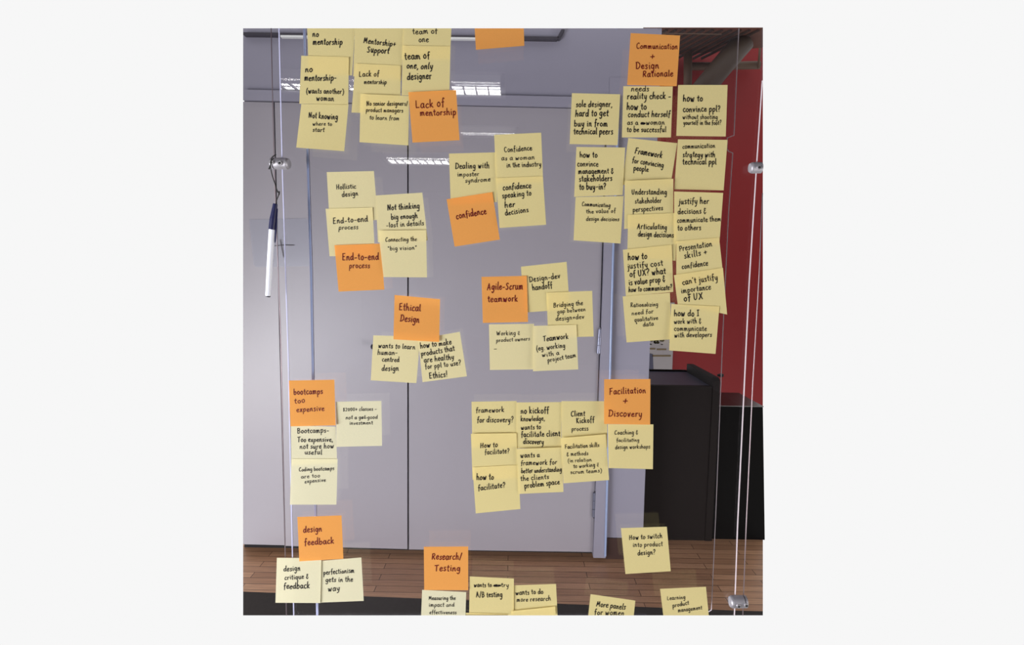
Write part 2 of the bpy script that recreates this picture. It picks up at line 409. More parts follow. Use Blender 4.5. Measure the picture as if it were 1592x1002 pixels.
strip('edge_glint', [(1185.5, 125), (1177, 250), (1165, 440), (1155, 650), (1147, 816), (1142, 956)], D-.0004, 1.3, m_glintr, .0015)
strip('rear_edge_glint', [(471.5, 44), (476, 220), (482, 420), (492, 956)], RB-.0004, 1.3, m_glint)
strip('rear_edge_glint', [(474.6, 44), (479, 220), (485, 420), (493.8, 956)], RB-.0004, 1.2, m_glint)
strip('blue_edge_glint', [(473, 44), (477.5, 220), (483.5, 420), (493, 956)], RB-.0002, 3, m_glintb)
strip('rear_edge_glint', notch[:-1], RB-.0004, .9, m_glintr, .0012)

def cable(label, pts):
    b = MB(); b.tube([PY(x, y, D+.003) for x, y in pts], .0008, 8); return tag(b.build('cable', m_cable, None, True), label, 'cable')
cable('thin steel cable left of the glass, running through the left clamp', [(421.5, 44), (426, 255), (436.5, 520), (445.5, 956)])
cable('thin steel cable right of the glass, running through the lower right clamp', [(1185.5, 300), (1180, 430), (1170, 600), (1160, 816), (1154.8, 956)])

def clamp(label, x0, x1, y, rpx, flip=1, cut=None):
    """barrel lying along the glass edge: x0 outer end, x1 inner end"""
    dep = D-.004
    A, B = PY(x0, y, dep), PY(x1, y+.4, dep); R = (PY(x0, y-rpx, dep)-A).length
    t = empty('glass_clamp', A.lerp(B, .5)); tag(t, label, 'clamp')
    ax = (B-A)
    def at(s): return A+ax*s
    b = MB()
    if not cut: b.tube([at(0), at(.03), at(.14)], [R*.8, R*.98, R], 28); s0 = .2
    else: s0 = cut
    b.tube([at(s0), at(.86), at(.9)], [R, R, R*.97], 28); b.build('barrel', m_steel, t, False)
    b = MB(); b.tube([at(max(.1, s0-.1) if not cut else cut), at(.95)], R*.72, 20); b.build('core', m_handle, t)
    b = MB(); b.tube([at(.9), at(.93), at(1.0)], [R*.9, R*.93, R*.8], 28); b.build('end_cap', m_steel, t)
    for s in ([.17] if not cut else []) + [.62]:
        c = at(s)+Vector((0, -R*.93, -R*.12 if s > .5 else 0))
        b = MB(); b.tube([c, c+Vector((0, -.003, 0))], [.0034, .0031], 18); sc = b.build('set_screw', mat('screw_steel', srgb(225, 222, 225), .25, .8), t)
        b = MB(); b.tube([c+Vector((0, -.0025, 0)), c+Vector((0, -.0034, 0))], .0019, 6); b.build('hex_socket', m_gap, sc)
    return t
c1 = clamp('steel clamp on the left glass edge with black string tied round it', 421.5, 450, 254, 9)
clamp('steel clamp on the right glass edge beside the red wall', 1193.5, 1165.5, 260.5, 8.6, cut=.37)
clamp('steel clamp low on the right glass edge over the wood floor', 1160.5, 1134.5, 934.5, 8.8)

# string and marker
DP = D-.022
def curve_pts(pts, n=6):
    out = []
    P = [pts[0]] + pts + [pts[-1]]
    for i in range(1, len(P)-2):
        p0, p1, p2, p3 = P[i-1:i+3]
        for k in range(n):
            t = k/n; out.append(tuple(.5*((2*b_)+(-a_+c_)*t+(2*a_-5*b_+4*c_-d_)*t*t+(-a_+3*b_-3*c_+d_)*t**3) for a_, b_, c_, d_ in zip(p0, p1, p2, p3)))
    return out + [tuple(pts[-1])]
b = MB()
b.tube([PY(x, y, DP) for x, y in curve_pts([(425.5, 246), (422, 250), (421, 257), (421, 262), (424, 275), (428.5, 288), (430.5, 295), (433.5, 300), (432.5, 305), (430, 311), (429, 318)])], .0008, 8)
b.tube([PY(x, y, DP) for x, y in curve_pts([(429, 240), (426.5, 241.5), (423.5, 244), (421.8, 248), (421, 255), (418, 263)])], .0010, 8)
b.tube([PY(x, y, DP) for x, y in curve_pts([(430, 293), (432, 299), (434.5, 297.5), (434, 303)])], .0007, 8)
tag(b.build('string', m_string, None, True), 'thin black string tied to the left clamp and holding the marker', 'string')
mk = empty('marker_pen', PY(417, 460, DP)); tag(mk, 'white marker pen with navy cap hanging on a string left of the glass', 'marker')
def seg(name, pts, radii, m, par=mk, n=20):
    b = MB(); sc = D/F/.995
    b.tube([PY(x, y, DP) for x, y in pts], [r*sc for r in radii], n); return b.build(name, m, par, False)
seg('cap', [(428.2, 316.5), (427.8, 318), (424.5, 340), (422.7, 356.5)], [3.0, 3.4, 4.8, 5.0], m_navy)
seg('barrel', [(422.8, 356), (420, 400), (416.8, 459.5)], [4.3, 4.2, 3.9], m_white)
seg('end_plug', [(416.8, 459.3), (416.7, 460.6), (416.6, 461.3)], [3.9, 3.5, 2.6], m_handle)
seg('pocket_clip', [(431, 324), (429.4, 352), (428, 374), (427.6, 377)], [1.1, 1.4, 1.1, .8], m_navy, n=8)

# faint clear sheet on the doors behind the marker
cs = empty('clear_sheet', PY(432, 415, YD-.003)); tag(cs, 'faint clear plastic sheet on the door behind the hanging marker', 'sheet')
slab('sheet', [(387, 341), (480, 339), (481, 413.5), (400, 415), (396, 413.5), (394, 409)], YD-.004, .002, m_film, cs)
b = MB()
b.tube([PY(x, y, YD-.007) for x, y in curve_pts([(427, 382), (440, 380.8), (457, 381)])], .0016, 6)
b.tube([PY(x, y, YD-.007) for x, y in curve_pts([(435.5, 372), (437.5, 382), (441, 400)])], .0016, 6)
b.build('cross_mark', mat('cross_ink', srgb(70, 62, 68), .7), cs)

# ------------------------------------------------------------------ handwriting: single-stroke letters
G = {
'a': (.95, ".72,.8 .42,1 .1,.7 .06,.28 .3,0 .58,.2 .74,.9;.74,.95 .72,.3 .92,.02"),
'b': (.95, ".14,1.85 .1,.9 .1,.02;.1,.55 .4,.95 .75,.75 .74,.3 .42,0 .1,.15"),
'c': (.8, ".7,.85 .42,1 .1,.62 .14,.2 .4,0 .74,.16"),
'd': (1.0, ".7,.75 .42,.95 .1,.65 .08,.22 .32,0 .62,.2 .76,.9;.8,1.85 .76,.8 .78,.2 .92,.02"),
'e': (.85, ".1,.5 .45,.56 .7,.72 .45,1 .12,.72 .1,.25 .38,0 .78,.2"),
'f': (.7, ".7,1.7 .46,1.85 .3,1.4 .28,.6 .24,-.25;.04,.9 .6,1"),
'g': (.95, ".72,.8 .42,1 .1,.72 .1,.3 .36,.08 .64,.3 .74,.9;.74,.95 .72,.1 .62,-.6 .34,-.8 .1,-.55"),
'h': (.95, ".14,1.85 .1,.9 .1,0;.1,.5 .36,.95 .62,.85 .68,.4 .8,.0"),
'i': (.45, ".2,.95 .18,.4 .28,0;.2,1.42 .24,1.36"),
'j': (.5, ".3,.95 .3,.1 .2,-.6 -.05,-.65;.32,1.42 .36,1.36"),
'k': (.9, ".12,1.85 .1,.9 .1,0;.68,1 .14,.42;.2,.5 .74,.0"),
'l': (.42, ".16,1.85 .14,.9 .18,.1 .34,.02"),
'm': (1.35, ".1,.95 .12,.4 .1,0;.1,.6 .32,.97 .5,.85 .54,.05;.54,.6 .78,.97 .98,.82 1.0,.3 1.16,.0"),
'n': (.95, ".1,.95 .12,.4 .1,0;.1,.55 .38,.98 .62,.82 .66,.3 .82,0"),
'o': (.9, ".42,.98 .12,.7 .1,.28 .36,0 .68,.22 .74,.66 .46,.98 .36,.94"),
'p': (.95, ".12,.95 .12,.2 .06,-.8;.12,.6 .42,1 .76,.76 .7,.25 .4,.02 .12,.2"),
'q': (.95, ".72,.8 .42,1 .1,.7 .1,.25 .36,.04 .64,.25 .74,.9;.74,.95 .7,.1 .72,-.8 .9,-.55"),
'r': (.72, ".12,.95 .14,.4 .1,0;.12,.55 .34,.92 .62,.9"),
's': (.72, ".6,.88 .36,1 .14,.78 .34,.54 .56,.3 .36,.02 .06,.12"),
't': (.65, ".32,1.55 .28,.7 .32,.12 .54,.04;.02,1.02 .6,1.06"),
'u': (.95, ".1,.95 .1,.35 .3,.0 .58,.18 .7,.95;.7,.95 .7,.3 .86,.0"),
'v': (.85, ".08,.95 .34,.02;.34,.02 .72,1"),
'w': (1.25, ".08,.95 .22,.1 .34,.02 .54,.75;.54,.75 .66,.05 .8,.06 1.06,1"),
'x': (.85, ".08,.95 .7,0;.7,.98 .06,0"),
'y': (.9, ".1,.95 .14,.4 .36,.14 .64,.4 .7,.95;.72,.95 .64,0 .46,-.6 .16,-.75"),
'z': (.8, ".1,.95 .66,.95;.66,.95 .08,.04;.08,.04 .7,.04"),
'A': (1.25, ".06,0 .52,1.7;.52,1.7 .98,0;.2,.62 .86,.66"),
'B': (1.15, ".16,1.7 .14,0;.14,1.66 .62,1.68 .8,1.3 .5,.92 .16,.9;.2,.9 .7,.86 .95,.45 .6,.04 .12,0"),
'C': (1.1, ".9,1.45 .6,1.7 .2,1.3 .1,.7 .26,.15 .6,0 .95,.2"),
'D': (1.25, ".2,1.65 .18,.04;.04,1.62 .6,1.68 1.05,1.2 1.0,.5 .6,.06 .06,.04"),
'E': (1.05, ".2,1.65 .16,.04;.16,1.64 .85,1.7;.18,.88 .72,.92;.14,.04 .86,.06"),
'F': (1.05, ".2,1.65 .16,0;.1,1.62 .92,1.72;.2,.9 .74,.94"),
'H': (1.2, ".14,1.7 .14,0;.92,1.7 .9,0;.14,.85 .92,.92"),
'I': (.7, ".3,1.65 .3,.02;.04,1.65 .6,1.67;.02,.02 .58,.04"),
'K': (1.1, ".16,1.7 .14,0;.85,1.66 .2,.75;.26,.85 .92,0"),
'L': (1.0, ".18,1.7 .14,.5 .16,.06;.14,.06 .8,.1"),
'M': (1.45, ".1,0 .22,1.66;.22,1.66 .6,.55;.6,.55 1.02,1.7;1.02,1.7 1.14,0"),
'N': (1.25, ".14,0 .16,1.66;.16,1.66 .9,.05;.9,.05 .94,1.72"),
'P': (1.05, ".16,1.68 .12,0;.14,1.64 .66,1.68 .84,1.2 .56,.8 .16,.8"),
'R': (1.15, ".18,1.68 .14,0;.1,1.62 .66,1.68 .82,1.25 .5,.88 .18,.86;.36,.84 .95,0"),
'S': (1.05, ".82,1.5 .52,1.72 .2,1.4 .46,.95 .76,.5 .5,.04 .1,.18"),
'T': (1.15, ".56,1.64 .5,0;.04,1.6 1.06,1.72"),
'U': (1.2, ".14,1.65 .12,.6 .38,.02 .78,.3 .9,1.7"),
'W': (1.6, ".08,1.6 .34,.05;.34,.05 .7,1.2;.7,1.2 .98,.05;.98,.05 1.36,1.7"),
'X': (1.15, ".1,1.65 .95,0;.95,1.68 .06,0"),
'0': (.95, ".42,1.45 .14,1.1 .12,.4 .4,.02 .7,.4 .72,1.1 .42,1.45"),
'2': (.95, ".12,1.15 .38,1.45 .68,1.15 .5,.6 .08,.05;.08,.05 .76,.06"),
'$': (.9, ".68,1.25 .4,1.42 .16,1.1 .42,.75 .68,.4 .42,.08 .12,.25;.42,1.65 .4,-.15"),
'&': (1.0, ".7,1.35 .42,1.6 .22,1.25 .5,.9;.6,.9 .2,.75 .14,.25 .42,0 .8,.4;.44,1.75 .42,1.6;.44,.0 .42,-.2"),
'+': (.9, ".42,1.1 .4,.2;.06,.64 .78,.68"),
'-': (.8, ".08,.55 .66,.6"),
',': (.4, ".2,.12 .2,-.1 .06,-.35"),
'.': (.4, ".16,.08 .22,.04"),
'?': (.8, ".08,1.4 .36,1.8 .68,1.5 .6,1.1 .34,.85 .32,.5;.32,.1 .36,.04"),
'!': (.5, ".3,1.8 .2,.5;.16,.1 .2,.04"),
'(': (.6, ".5,1.9 .16,1.2 .14,.3 .44,-.55"),
')': (.6, ".12,1.9 .46,1.2 .46,.3 .12,-.55"),
'/': (.7, ".04,-.1 .62,1.8"),
'"': (.6, ".14,1.7 .18,1.3;.36,1.75 .4,1.35"),
"'": (.3, ".16,1.75 .14,1.35"),
'~': (.9, ".66,.7 .4,.85 .12,.5 .16,.1 .4,0 .7,.14;.1,1.25 .74,1.28"),
'#': (1.6, ".0,.2 .3,.9 .2,.0 .55,.95 .5,.0 .8,.95 .75,.0 1.1,.9 1.05,.05 1.4,.7 1.5,.3;.0,.5 1.5,.45;.1,.3 1.4,.7;.05,.65 1.45,.25"),
' ': (.62, ""),
}
GS = {k: (w_+(.2 if t else 0), [[tuple(map(float, p.split(','))) for p in s.split()] for s in t.split(';')] if t else []) for k, (w_, t) in G.items()}

def strokes_for(text, x0, y0, x1, y1, xh, rng):
    """pixel polylines of one written line"""
    nat = sum(GS[c][0] for c in text) - .4
    L = math.hypot(x1-x0, y1-y0); ex = ((x1-x0)/L, (y1-y0)/L); ey = (ex[1], -ex[0])
    sx = L/nat; sl = rng.uniform(-.02, .10); out = []; cx = 0
    for ch in text:
        w_, ss = GS[ch]
        jy = rng.uniform(-.07, .07); js = rng.uniform(.92, 1.08)
        for s in ss:
            pts = []
            for (gx, gy) in s:
                gx = gx + rng.uniform(-.035, .035); gy = gy*js + jy + rng.uniform(-.04, .04)
                lx = (cx+gx)*sx + gy*xh*sl; ly = gy*xh
                pts.append((x0+ex[0]*lx+ey[0]*ly, y0+ex[1]*lx+ey[1]*ly))
            out.append(pts)
        cx += w_
    return out

# ------------------------------------------------------------------ sticky notes
S = 300/1366
ORG = {'A': (370, 36), 'B': (620, 36), 'C': (890, 36), 'D': (370, 236), 'E': (620, 236), 'F': (890, 236), 'G': (370, 436), 'H': (620, 436),
       'I': (890, 436), 'J': (370, 596), 'K': (690, 596), 'L': (890, 596), 'M': (370, 760), 'N': (620, 760), 'O': (890, 760)}
placed = []
def inv_bilinear(q, p):
    (x0, y0), (x1, y1), (x2, y2), (x3, y3) = q
    u = v = .5
    for _ in range(6):
        fx = x0*(1-u)*(1-v)+x1*u*(1-v)+x2*u*v+x3*(1-u)*v - p[0]; fy = y0*(1-u)*(1-v)+y1*u*(1-v)+y2*u*v+y3*(1-u)*v - p[1]
        au = (x1-x0)*(1-v)+(x2-x3)*v; av = (x3-x0)*(1-u)+(x2-x1)*u
        bu = (y1-y0)*(1-v)+(y2-y3)*v; bv = (y3-y0)*(1-u)+(y2-y1)*u
        det = au*bv-av*bu
        if abs(det) < 1e-9: break
        u -= (fx*bv-fy*av)/det; v -= (fy*au-fx*bu)/det
    return u, v
def inside(q, p):
    u, v = inv_bilinear(q, p); return -.02 < u < 1.02 and -.02 < v < 1.02
def overlap(a, b):
    for q, r in ((a, b), (b, a)):
        for i in range(5):
            for j in range(5):
                u, v = i/4, j/4
                p = tuple(q[0][k]*(1-u)*(1-v)+q[1][k]*u*(1-v)+q[2][k]*u*v+q[3][k]*(1-u)*v for k in (0, 1))
                if inside(r, p): return True
    return False
queue = []
def note(crop, q, col, lines, label, lift=.0022, topcurl=0):
    queue.append((crop, q, col, lines, label, lift, topcurl))
def build_note(crop, q, col, lines, label, lift, topcurl, later):
    ox, oy = ORG[crop]
    q = [(ox+x*S, oy+y*S) for x, y in q]
    # nothing of the sheets beyond the photographed stretch of the board is built
    q = [(x, min(max(y, 44), 956)) for x, y in q]
    layer = 0
    for (r, l) in placed:
        if overlap(q, r): layer = max(layer, l+1)
    placed.append((q, layer))
    rng = random.Random(label)
    base = .0005 + layer*.0019
    if any(overlap(q, r) for r in later): lift = .0010     # a sheet with others stuck over it lies flat
    lift = lift*rng.uniform(.6, 1.2); tw = rng.uniform(-.4, .4)
    def depth(u, v):
        c = lift*(max(v, 0)**2.2)*(1+tw*(u-.5)) + topcurl*max(0, (.16-v)/.16)**2
        return D - base - c
    N = 10; verts = []; faces = []
    for j in range(N+1):
        for i in range(N+1):
            u, v = i/N, j/N
            x = q[0][0]*(1-u)*(1-v)+q[1][0]*u*(1-v)+q[2][0]*u*v+q[3][0]*(1-u)*v
            y = q[0][1]*(1-u)*(1-v)+q[1][1]*u*(1-v)+q[2][1]*u*v+q[3][1]*(1-u)*v
            verts.append(PY(x, y, depth(u, v)))
    for j in range(N):
        for i in range(N):
            k = j*(N+1)+i; faces.append((k, k+N+1, k+N+2, k+1))
    m = {'y': m_yel, 'm': m_yel_half, 'p': m_yel_lit, 'o': m_org}[col]
    o = obj('sticky_note', verts, faces, m, None, True)
    tag(o, label, 'sticky note', 'orange heading notes on the glass' if col == 'o' else 'yellow notes on the glass')
    # ink
    iv = []; jf = []
    for ln in lines:
        t, x0, y0, x1, y1, xh = ln[:6]
        cr = ORG[ln[6]] if len(ln) > 6 else (ox, oy)
        p0, p1 = (cr[0]+x0*S, cr[1]+y0*S), (cr[0]+x1*S, cr[1]+y1*S)
        xh *= S; hw = min(max(.128*xh, .40), .76)
        ss = [[p0, p1]] if t == '/line' else strokes_for(t, *p0, *p1, xh, rng)
        for s in ss:
            s = curve_pts(s, 4) if len(s) > 2 else s
            n = len(s); b0 = len(iv)
            for i, (x, y) in enumerate(s):
                a, c = s[max(i-1, 0)], s[min(i+1, n-1)]
                dx, dy = c[0]-a[0], c[1]-a[1]; L = math.hypot(dx, dy) or 1; dx /= L; dy /= L
                if i == 0: x -= dx*hw*.5; y -= dy*hw*.5
                if i == n-1: x += dx*hw*.5; y += dy*hw*.5
                h = hw*rng.uniform(.85, 1.1)
                for sg in (-1, 1):
                    px, py = x-dy*h*sg, y+dx*h*sg
                    if py > 955.8: py = 955.8
                    if py < 44.2: py = 44.2
                    u, v = inv_bilinear(q, (px, py)); u = min(max(u, 0), 1); v = min(max(v, 0), 1)
                    iv.append(PY(px, py, depth(u, v)-.00035))
            for i in range(n-1):
                jf.append((b0+2*i, b0+2*i+1, b0+2*i+3, b0+2*i+2))
    if iv: obj('handwriting', iv, jf, m_inkr if col == 'o' else m_inkb, o)
    return o

# --- upper left cluster
note('A', [(490,36),(828,36),(808,370),(500,366)], 'y', [("no",527,95,567,95,25),("mentorship",530,152,735,152,25)], 'yellow note reading no mentorship, top left corner, lower part covered')
note('A', [(828,36),(1175,36),(1155,408),(815,376)], 'y', [("Mentorship+",888,140,1110,166,24),("Support",912,205,1065,216,25)], 'yellow note reading Mentorship + Support')
note('B', [(32,36),(372,36),(362,258),(22,255)], 'y', [("team of",97,78,270,72,22),("one",142,135,208,132,22)], 'yellow note reading team of one, cut by the top edge')
note('B', [(28,158),(366,164),(358,512),(20,512)], 'y', [("team of",42,258,215,250,28),("one, only",55,320,235,325,26),("designer",60,400,228,395,28)], 'yellow note reading team of one, only designer')
note('A', [(448,230),(785,240),(780,580),(434,570)], 'y', [("no",475,345,522,345,26),("mentorship-",470,408,692,405,25),("(wants another)",483,495,745,500,21),("woman",555,547,675,550,21)], 'yellow note reading no mentorship - (wants another woman)')
note('A', [(448,572),(782,578),(752,906),(412,880)], 'y', [("Not knowing",500,668,702,682,23),("where to",528,725,662,725,16),("start",528,768,607,770,18)], 'yellow note reading Not knowing where to start', .004)
note('A', [(832,285),(1152,300),(1150,645),(803,632)], 'y', [("Lack of",856,378,995,375,21),("mentorship",892,430,1048,432,18)], 'yellow note reading Lack of mentorship in small black writing')
note('A', [(868,500),(1212,515),(1205,865),(860,842)], 'y', [("No senior designers/",910,583,1198,583,18),("product managers",906,628,1165,632,17),("to learn from",930,680,1138,688,17)], 'yellow note reading No senior designers/product managers to learn from', .003)
note('B', [(68,488),(405,472),(430,828),(97,845)], 'o', [("Lack of",120,602,318,588,30),("mentorship",152,655,402,648,27)], 'orange heading note reading Lack of mentorship', .004)
note('B', [(537,30),(885,30),(889,160),(546,188)], 'o', [], 'blank orange note cut by the top edge of the board')
# --- right cluster
note('F', [(395,-98),(742,-62),(692,250),(350,232)], 'y', [("Framework",440,10,630,42,25),("for convincing",422,75,640,112,22),("people",433,132,535,140,22)], 'tilted yellow note reading Framework for convincing people')
note('C', [(360,446),(710,448),(697,808),(350,808)], 'y', [("needs",415,482,537,482,22),("reality check -",388,538,692,535,26),("how to",385,612,520,612,27),("conduct herself",393,665,688,662,24),("as a #woman",388,718,648,718,20),("to be successful",385,770,660,770,22)], 'yellow note reading needs reality check - how to conduct herself')
note('C', [(412,70),(762,87),(738,446),(387,437)], 'o', [("Communication",453,178,740,185,23),("+",548,256,576,256,30),("Design",448,322,607,322,28),("Rationale",497,380,708,375,26)], 'orange heading note reading Communication + Design Rationale')
note('C', [(-4,495),(338,503),(320,863),(-20,855)], 'y', [("sole designer,",25,592,278,592,24),("hard to get",20,660,250,655,27),("buy in from",12,730,245,730,25),("technical peers",8,785,283,785,25)], 'yellow note reading sole designer, hard to get buy in', .003)
note('C', [(748,437),(1098,437),(1085,802),(735,797)], 'y', [("how to",783,553,918,553,27),("convince ppl?",783,628,1042,625,25),("without shooting",780,678,1025,678,18),("yourself in the foot?",785,718,1050,720,18)], 'yellow note reading how to convince ppl? without shooting yourself in the foot')
note('F', [(747,-89),(1098,-85),(1070,272),(720,264)], 'y', [("communication",780,-23,1007,-30,19),("strategy with",780,37,1005,37,23),("technical ppl",780,90,1015,88,24)], 'yellow note reading communication strategy with technical ppl')
note('F', [(28,-35),(373,-31),(355,305),(12,318)], 'y', [("how to",52,37,173,40,24),("convince",35,102,180,102,22),("management &",42,155,288,152,23),("stakeholders",47,210,278,205,24),("to buy-in?",48,268,232,265,26)], 'yellow note reading how to convince management and stakeholders to buy-in')
note('F', [(22,320),(362,312),(340,648),(8,625)], 'y', [("Communicating",66,382,265,392,17),("the value of",97,435,303,430,17),("design decisions",97,487,327,490,17)], 'yellow note reading Communicating the value of design decisions', .004)
note('F', [(370,205),(714,190),(712,520),(366,545)], 'y', [("Understanding",420,302,665,300,22),("stakeholder",443,365,628,358,20),("perspectives",428,425,638,412,20)], 'yellow note reading Understanding stakeholder perspectives')
note('F', [(394,445),(738,432),(730,770),(388,740)], 'y', [("Articulating",457,545,665,548,22),("design decisions",465,598,713,605,22)], 'yellow note reading Articulating design decisions')
note('F', [(357,692),(703,657),(714,990),(378,1023)], 'y', [("how to",393,765,525,758,27),("justify cost",390,828,637,805,24),("of UX? what",407,885,657,862,26),("is value prop &",400,945,655,915,24),("how to communicate?",397,992,700,975,21)], 'yellow note reading how to justify cost of UX')
note('I', [(355,112),(690,85),(700,415),(383,437)], 'y', [("Rationalizing",412,188,603,180,17),("need for",420,245,570,230,17),("qualitative",440,292,603,275,17),("data",500,325,572,318,17)], 'yellow note reading Rationalizing need for qualitative data', .003)
note('F', [(720,280),(1067,290),(1040,650),(720,650)], 'y', [("justify her",752,370,962,365,24),("decisions &",747,440,945,435,22),("communicate them",742,502,1048,490,20),("to others",745,555,907,552,22)], 'yellow note reading justify her decisions and communicate them to others')
note('F', [(735,632),(1038,606),(1070,900),(735,960)], 'y', [("Presentation",757,702,985,668,22),("skills +",792,755,950,725,24),("confidence",775,828,957,803,22)], 'yellow note reading Presentation skills + confidence')
note('F', [(718,872),(1065,820),(1095,1150),(745,1078)], 'y', [("can't justify",780,940,1025,905,24),("importance",770,1000,978,972,22),("of UX",790,1056,920,1039,27)], "yellow note reading can't justify importance of UX")
note('I', [(700,165),(1040,182),(1013,518),(684,493)], 'y', [("how do I",720,250,892,252,25),("work with &",720,305,910,302,20),("communicate",720,355,947,355,20),("with developers",722,400,983,398,20)], 'yellow note reading how do I work with and communicate with developers', .004)
# --- middle left cluster
note('D', [(628,143),(962,135),(990,482),(648,490)], 'm', [("Hollistic",697,265,832,258,20),("design",737,318,847,308,20)], 'yellow note reading Hollistic design')
note('D', [(620,402),(952,393),(970,735),(648,738)], 'm', [("End-to-end",672,508,915,490,23),("process",713,550,847,545,18)], 'yellow note reading End-to-end process')
note('D', [(683,660),(1012,648),(1036,974),(712,988)], 'o', [("End-to-end",738,765,993,762,27),("process",788,822,930,822,22)], 'orange heading note reading End-to-end process', .003)
note('D', [(975,308),(1305,288),(1343,625),(990,640)], 'm', [("Not thinking",1058,415,1282,398,24),("big enough",1085,478,1268,468,22),("-lost in details",1050,535,1313,518,20)], 'yellow note reading Not thinking big enough - lost in details')
note('D', [(993,557),(1332,553),(1338,888),(1030,885)], 'm', [("Connecting the",1043,635,1262,630,17),('"big vision"',1060,698,1262,690,17)], 'yellow note reading Connecting the big vision', .003)
# --- confidence cluster
note('E', [(355,12),(690,3),(695,355),(368,375)], 'y', [("Dealing with",400,118,637,115,24),("imposter",415,175,565,170,18),("syndrome",470,218,645,208,18)], 'yellow note reading Dealing with imposter syndrome')
note('E', [(675,-121),(1008,-136),(1022,215),(690,222)], 'y', [("Confidence",747,3,940,-12,21),("as a woman",727,60,957,52,18),("in the industry",763,110,1005,102,20)], 'yellow note reading Confidence as a woman in the industry')
note('E', [(688,185),(1020,172),(1043,515),(713,538)], 'y', [("confidence",737,270,933,255,24),("speaking to",733,328,935,308,22),("her",750,395,820,388,25),("decisions",755,450,915,425,22)], 'yellow note reading confidence speaking to her decisions', .003)
note('E', [(338,335),(662,284),(715,620),(395,670)], 'o', [("confidence",408,475,618,438,27)], 'tilted orange heading note reading confidence', .004)
# --- agile cluster
note('H', [(865,-99),(1188,-133),(1210,203),(885,226)], 'y', [("Design-dev",925,10,1140,-18,22),("handoff",948,70,1085,50,23)], 'yellow note reading Design-dev handoff')
note('H', [(1045,85),(1369,72),(1379,395),(1058,405)], 'y', [("Bridging the",1095,190,1300,173,18),("gap between",1122,232,1320,215,16),("design+dev",1112,285,1310,268,18)], 'yellow note reading Bridging the gap between design + dev')
note('H', [(585,-27),(905,-34),(915,292),(595,299)], 'o', [("Agile-Scrum",625,65,875,60,28),("teamwork",630,152,838,145,26)], 'orange heading note reading Agile-Scrum teamwork', .003)
note('H', [(638,310),(957,305),(955,628),(645,632)], 'm', [("Working ~",692,387,855,383,17),("product owners",690,435,925,422,15),("-",672,490,690,490,10)], 'yellow note reading Working with product owners')
note('H', [(953,320),(1258,312),(1270,628),(950,641)], 'm', [("Teamwork",1022,430,1197,410,22),("(eg. working",975,497,1175,472,20),("with a",1015,540,1132,525,18),("project team",1055,578,1252,540,18)], 'yellow note reading Teamwork (eg. working with a project team)', .003)
# --- ethics cluster
note('G', [(958,387),(1290,397),(1263,725),(940,705)], 'm', [("wants to learn",993,475,1250,485,20),("human-",988,525,1125,525,20),("centred",1020,573,1138,575,20),("design",1018,637,1133,638,22)], 'yellow note reading wants to learn human-centred design', .003)
note('H', [(137,412),(432,362),(482,677),(168,718)], 'm', [("how to make",153,480,370,450,22),("products that",160,535,393,495,22),("are healthy",180,580,387,555,22),("for ppl to use?",187,625,437,597,20),("Ethics!",217,693,342,680,24)], 'tilted yellow note reading how to make products that are healthy', .004)
note('H', [(-30,101),(292,131),(286,434),(-38,415)], 'o', [("Ethical",0,208,150,215,28),("Design",8,288,140,296,28)], 'orange heading note reading Ethical Design', .004, .004)
# --- bootcamps cluster
note('J', [(375,295),(692,305),(702,560),(378,580)], 'p', [("Bootcamps-",420,352,640,345,20),("Too expensive,",420,412,668,410,20),("not sure how",437,462,675,455,20),("useful",473,500,590,500,20)], 'yellow note reading Bootcamps - Too expensive, not sure how useful')
note('J', [(693,128),(1015,122),(1020,440),(698,447)], 'p', [("$2000+ classes -",743,195,978,190,15),("not a get good",763,252,985,247,15),("/line",872,246,915,242,15),("investment",790,292,952,288,15)], 'yellow note reading $2000+ classes - not a good investment', .003)
note('J', [(360,-22),(682,-28),(692,295),(372,302)], 'o', [("bootcamps",395,78,597,72,24),("too",400,140,470,135,22),("expensive",415,200,607,192,22)], 'orange heading note reading bootcamps too expensive')
note('J', [(378,532),(705,532),(697,856),(368,856)], 'p', [("Coding bootcamps",432,620,678,612,16),("are too",447,670,577,662,15),("expensive",472,705,618,692,15)], 'yellow note reading Coding bootcamps are too expensive', .004)
# --- design feedback cluster
note('M', [(587,507),(873,483),(890,790),(585,802)], 'p', [("perfectionism",605,605,820,590,20),("gets in the",620,657,810,652,20),("way",637,722,715,717,22)], 'yellow note reading perfectionism gets in the way', .003)
note('M', [(275,485),(590,487),(583,805),(265,803)], 'p', [("design",323,582,437,575,22),("critique &",330,640,497,632,20),("feedback",323,705,503,700,24)], 'yellow note reading design critique and feedback', .003)
note('M', [(420,196),(733,185),(746,492),(434,510)], 'o', [("design",463,305,590,300,25),("feedback",470,398,675,383,26)], 'orange heading note reading design feedback')
# --- research cluster
note('N', [(165,712),(477,728),(472,893),(158,893)], 'p', [("Measuring the",212,783,400,783,16),("impact and",213,832,390,830,16),("effectiveness",218,882,405,884,15)], 'yellow note reading Measuring the impact and effectiveness')
note('N', [(177,407),(491,405),(491,714),(180,713)], 'o', [("Research/",233,498,440,498,26),("Testing",252,580,430,578,26)], 'orange heading note reading Research/Testing')
note('N', [(810,680),(1113,670),(1124,893),(800,893)], 'y', [("wants to do",828,748,1020,740,20),("more research",835,797,1072,787,18)], 'yellow note reading wants to do more research')
note('N', [(502,617),(815,632),(813,893),(498,893)], 'y', [("wants to",532,692,655,692,18),("#",670,692,718,692,18),("try",725,692,775,692,18),("A/B testing",547,765,730,762,22)], 'yellow note reading wants to try A/B testing')
note('N', [(475,874),(772,882),(772,893),(475,893)], 'y', [], 'top strip of a yellow note under the A/B testing note')
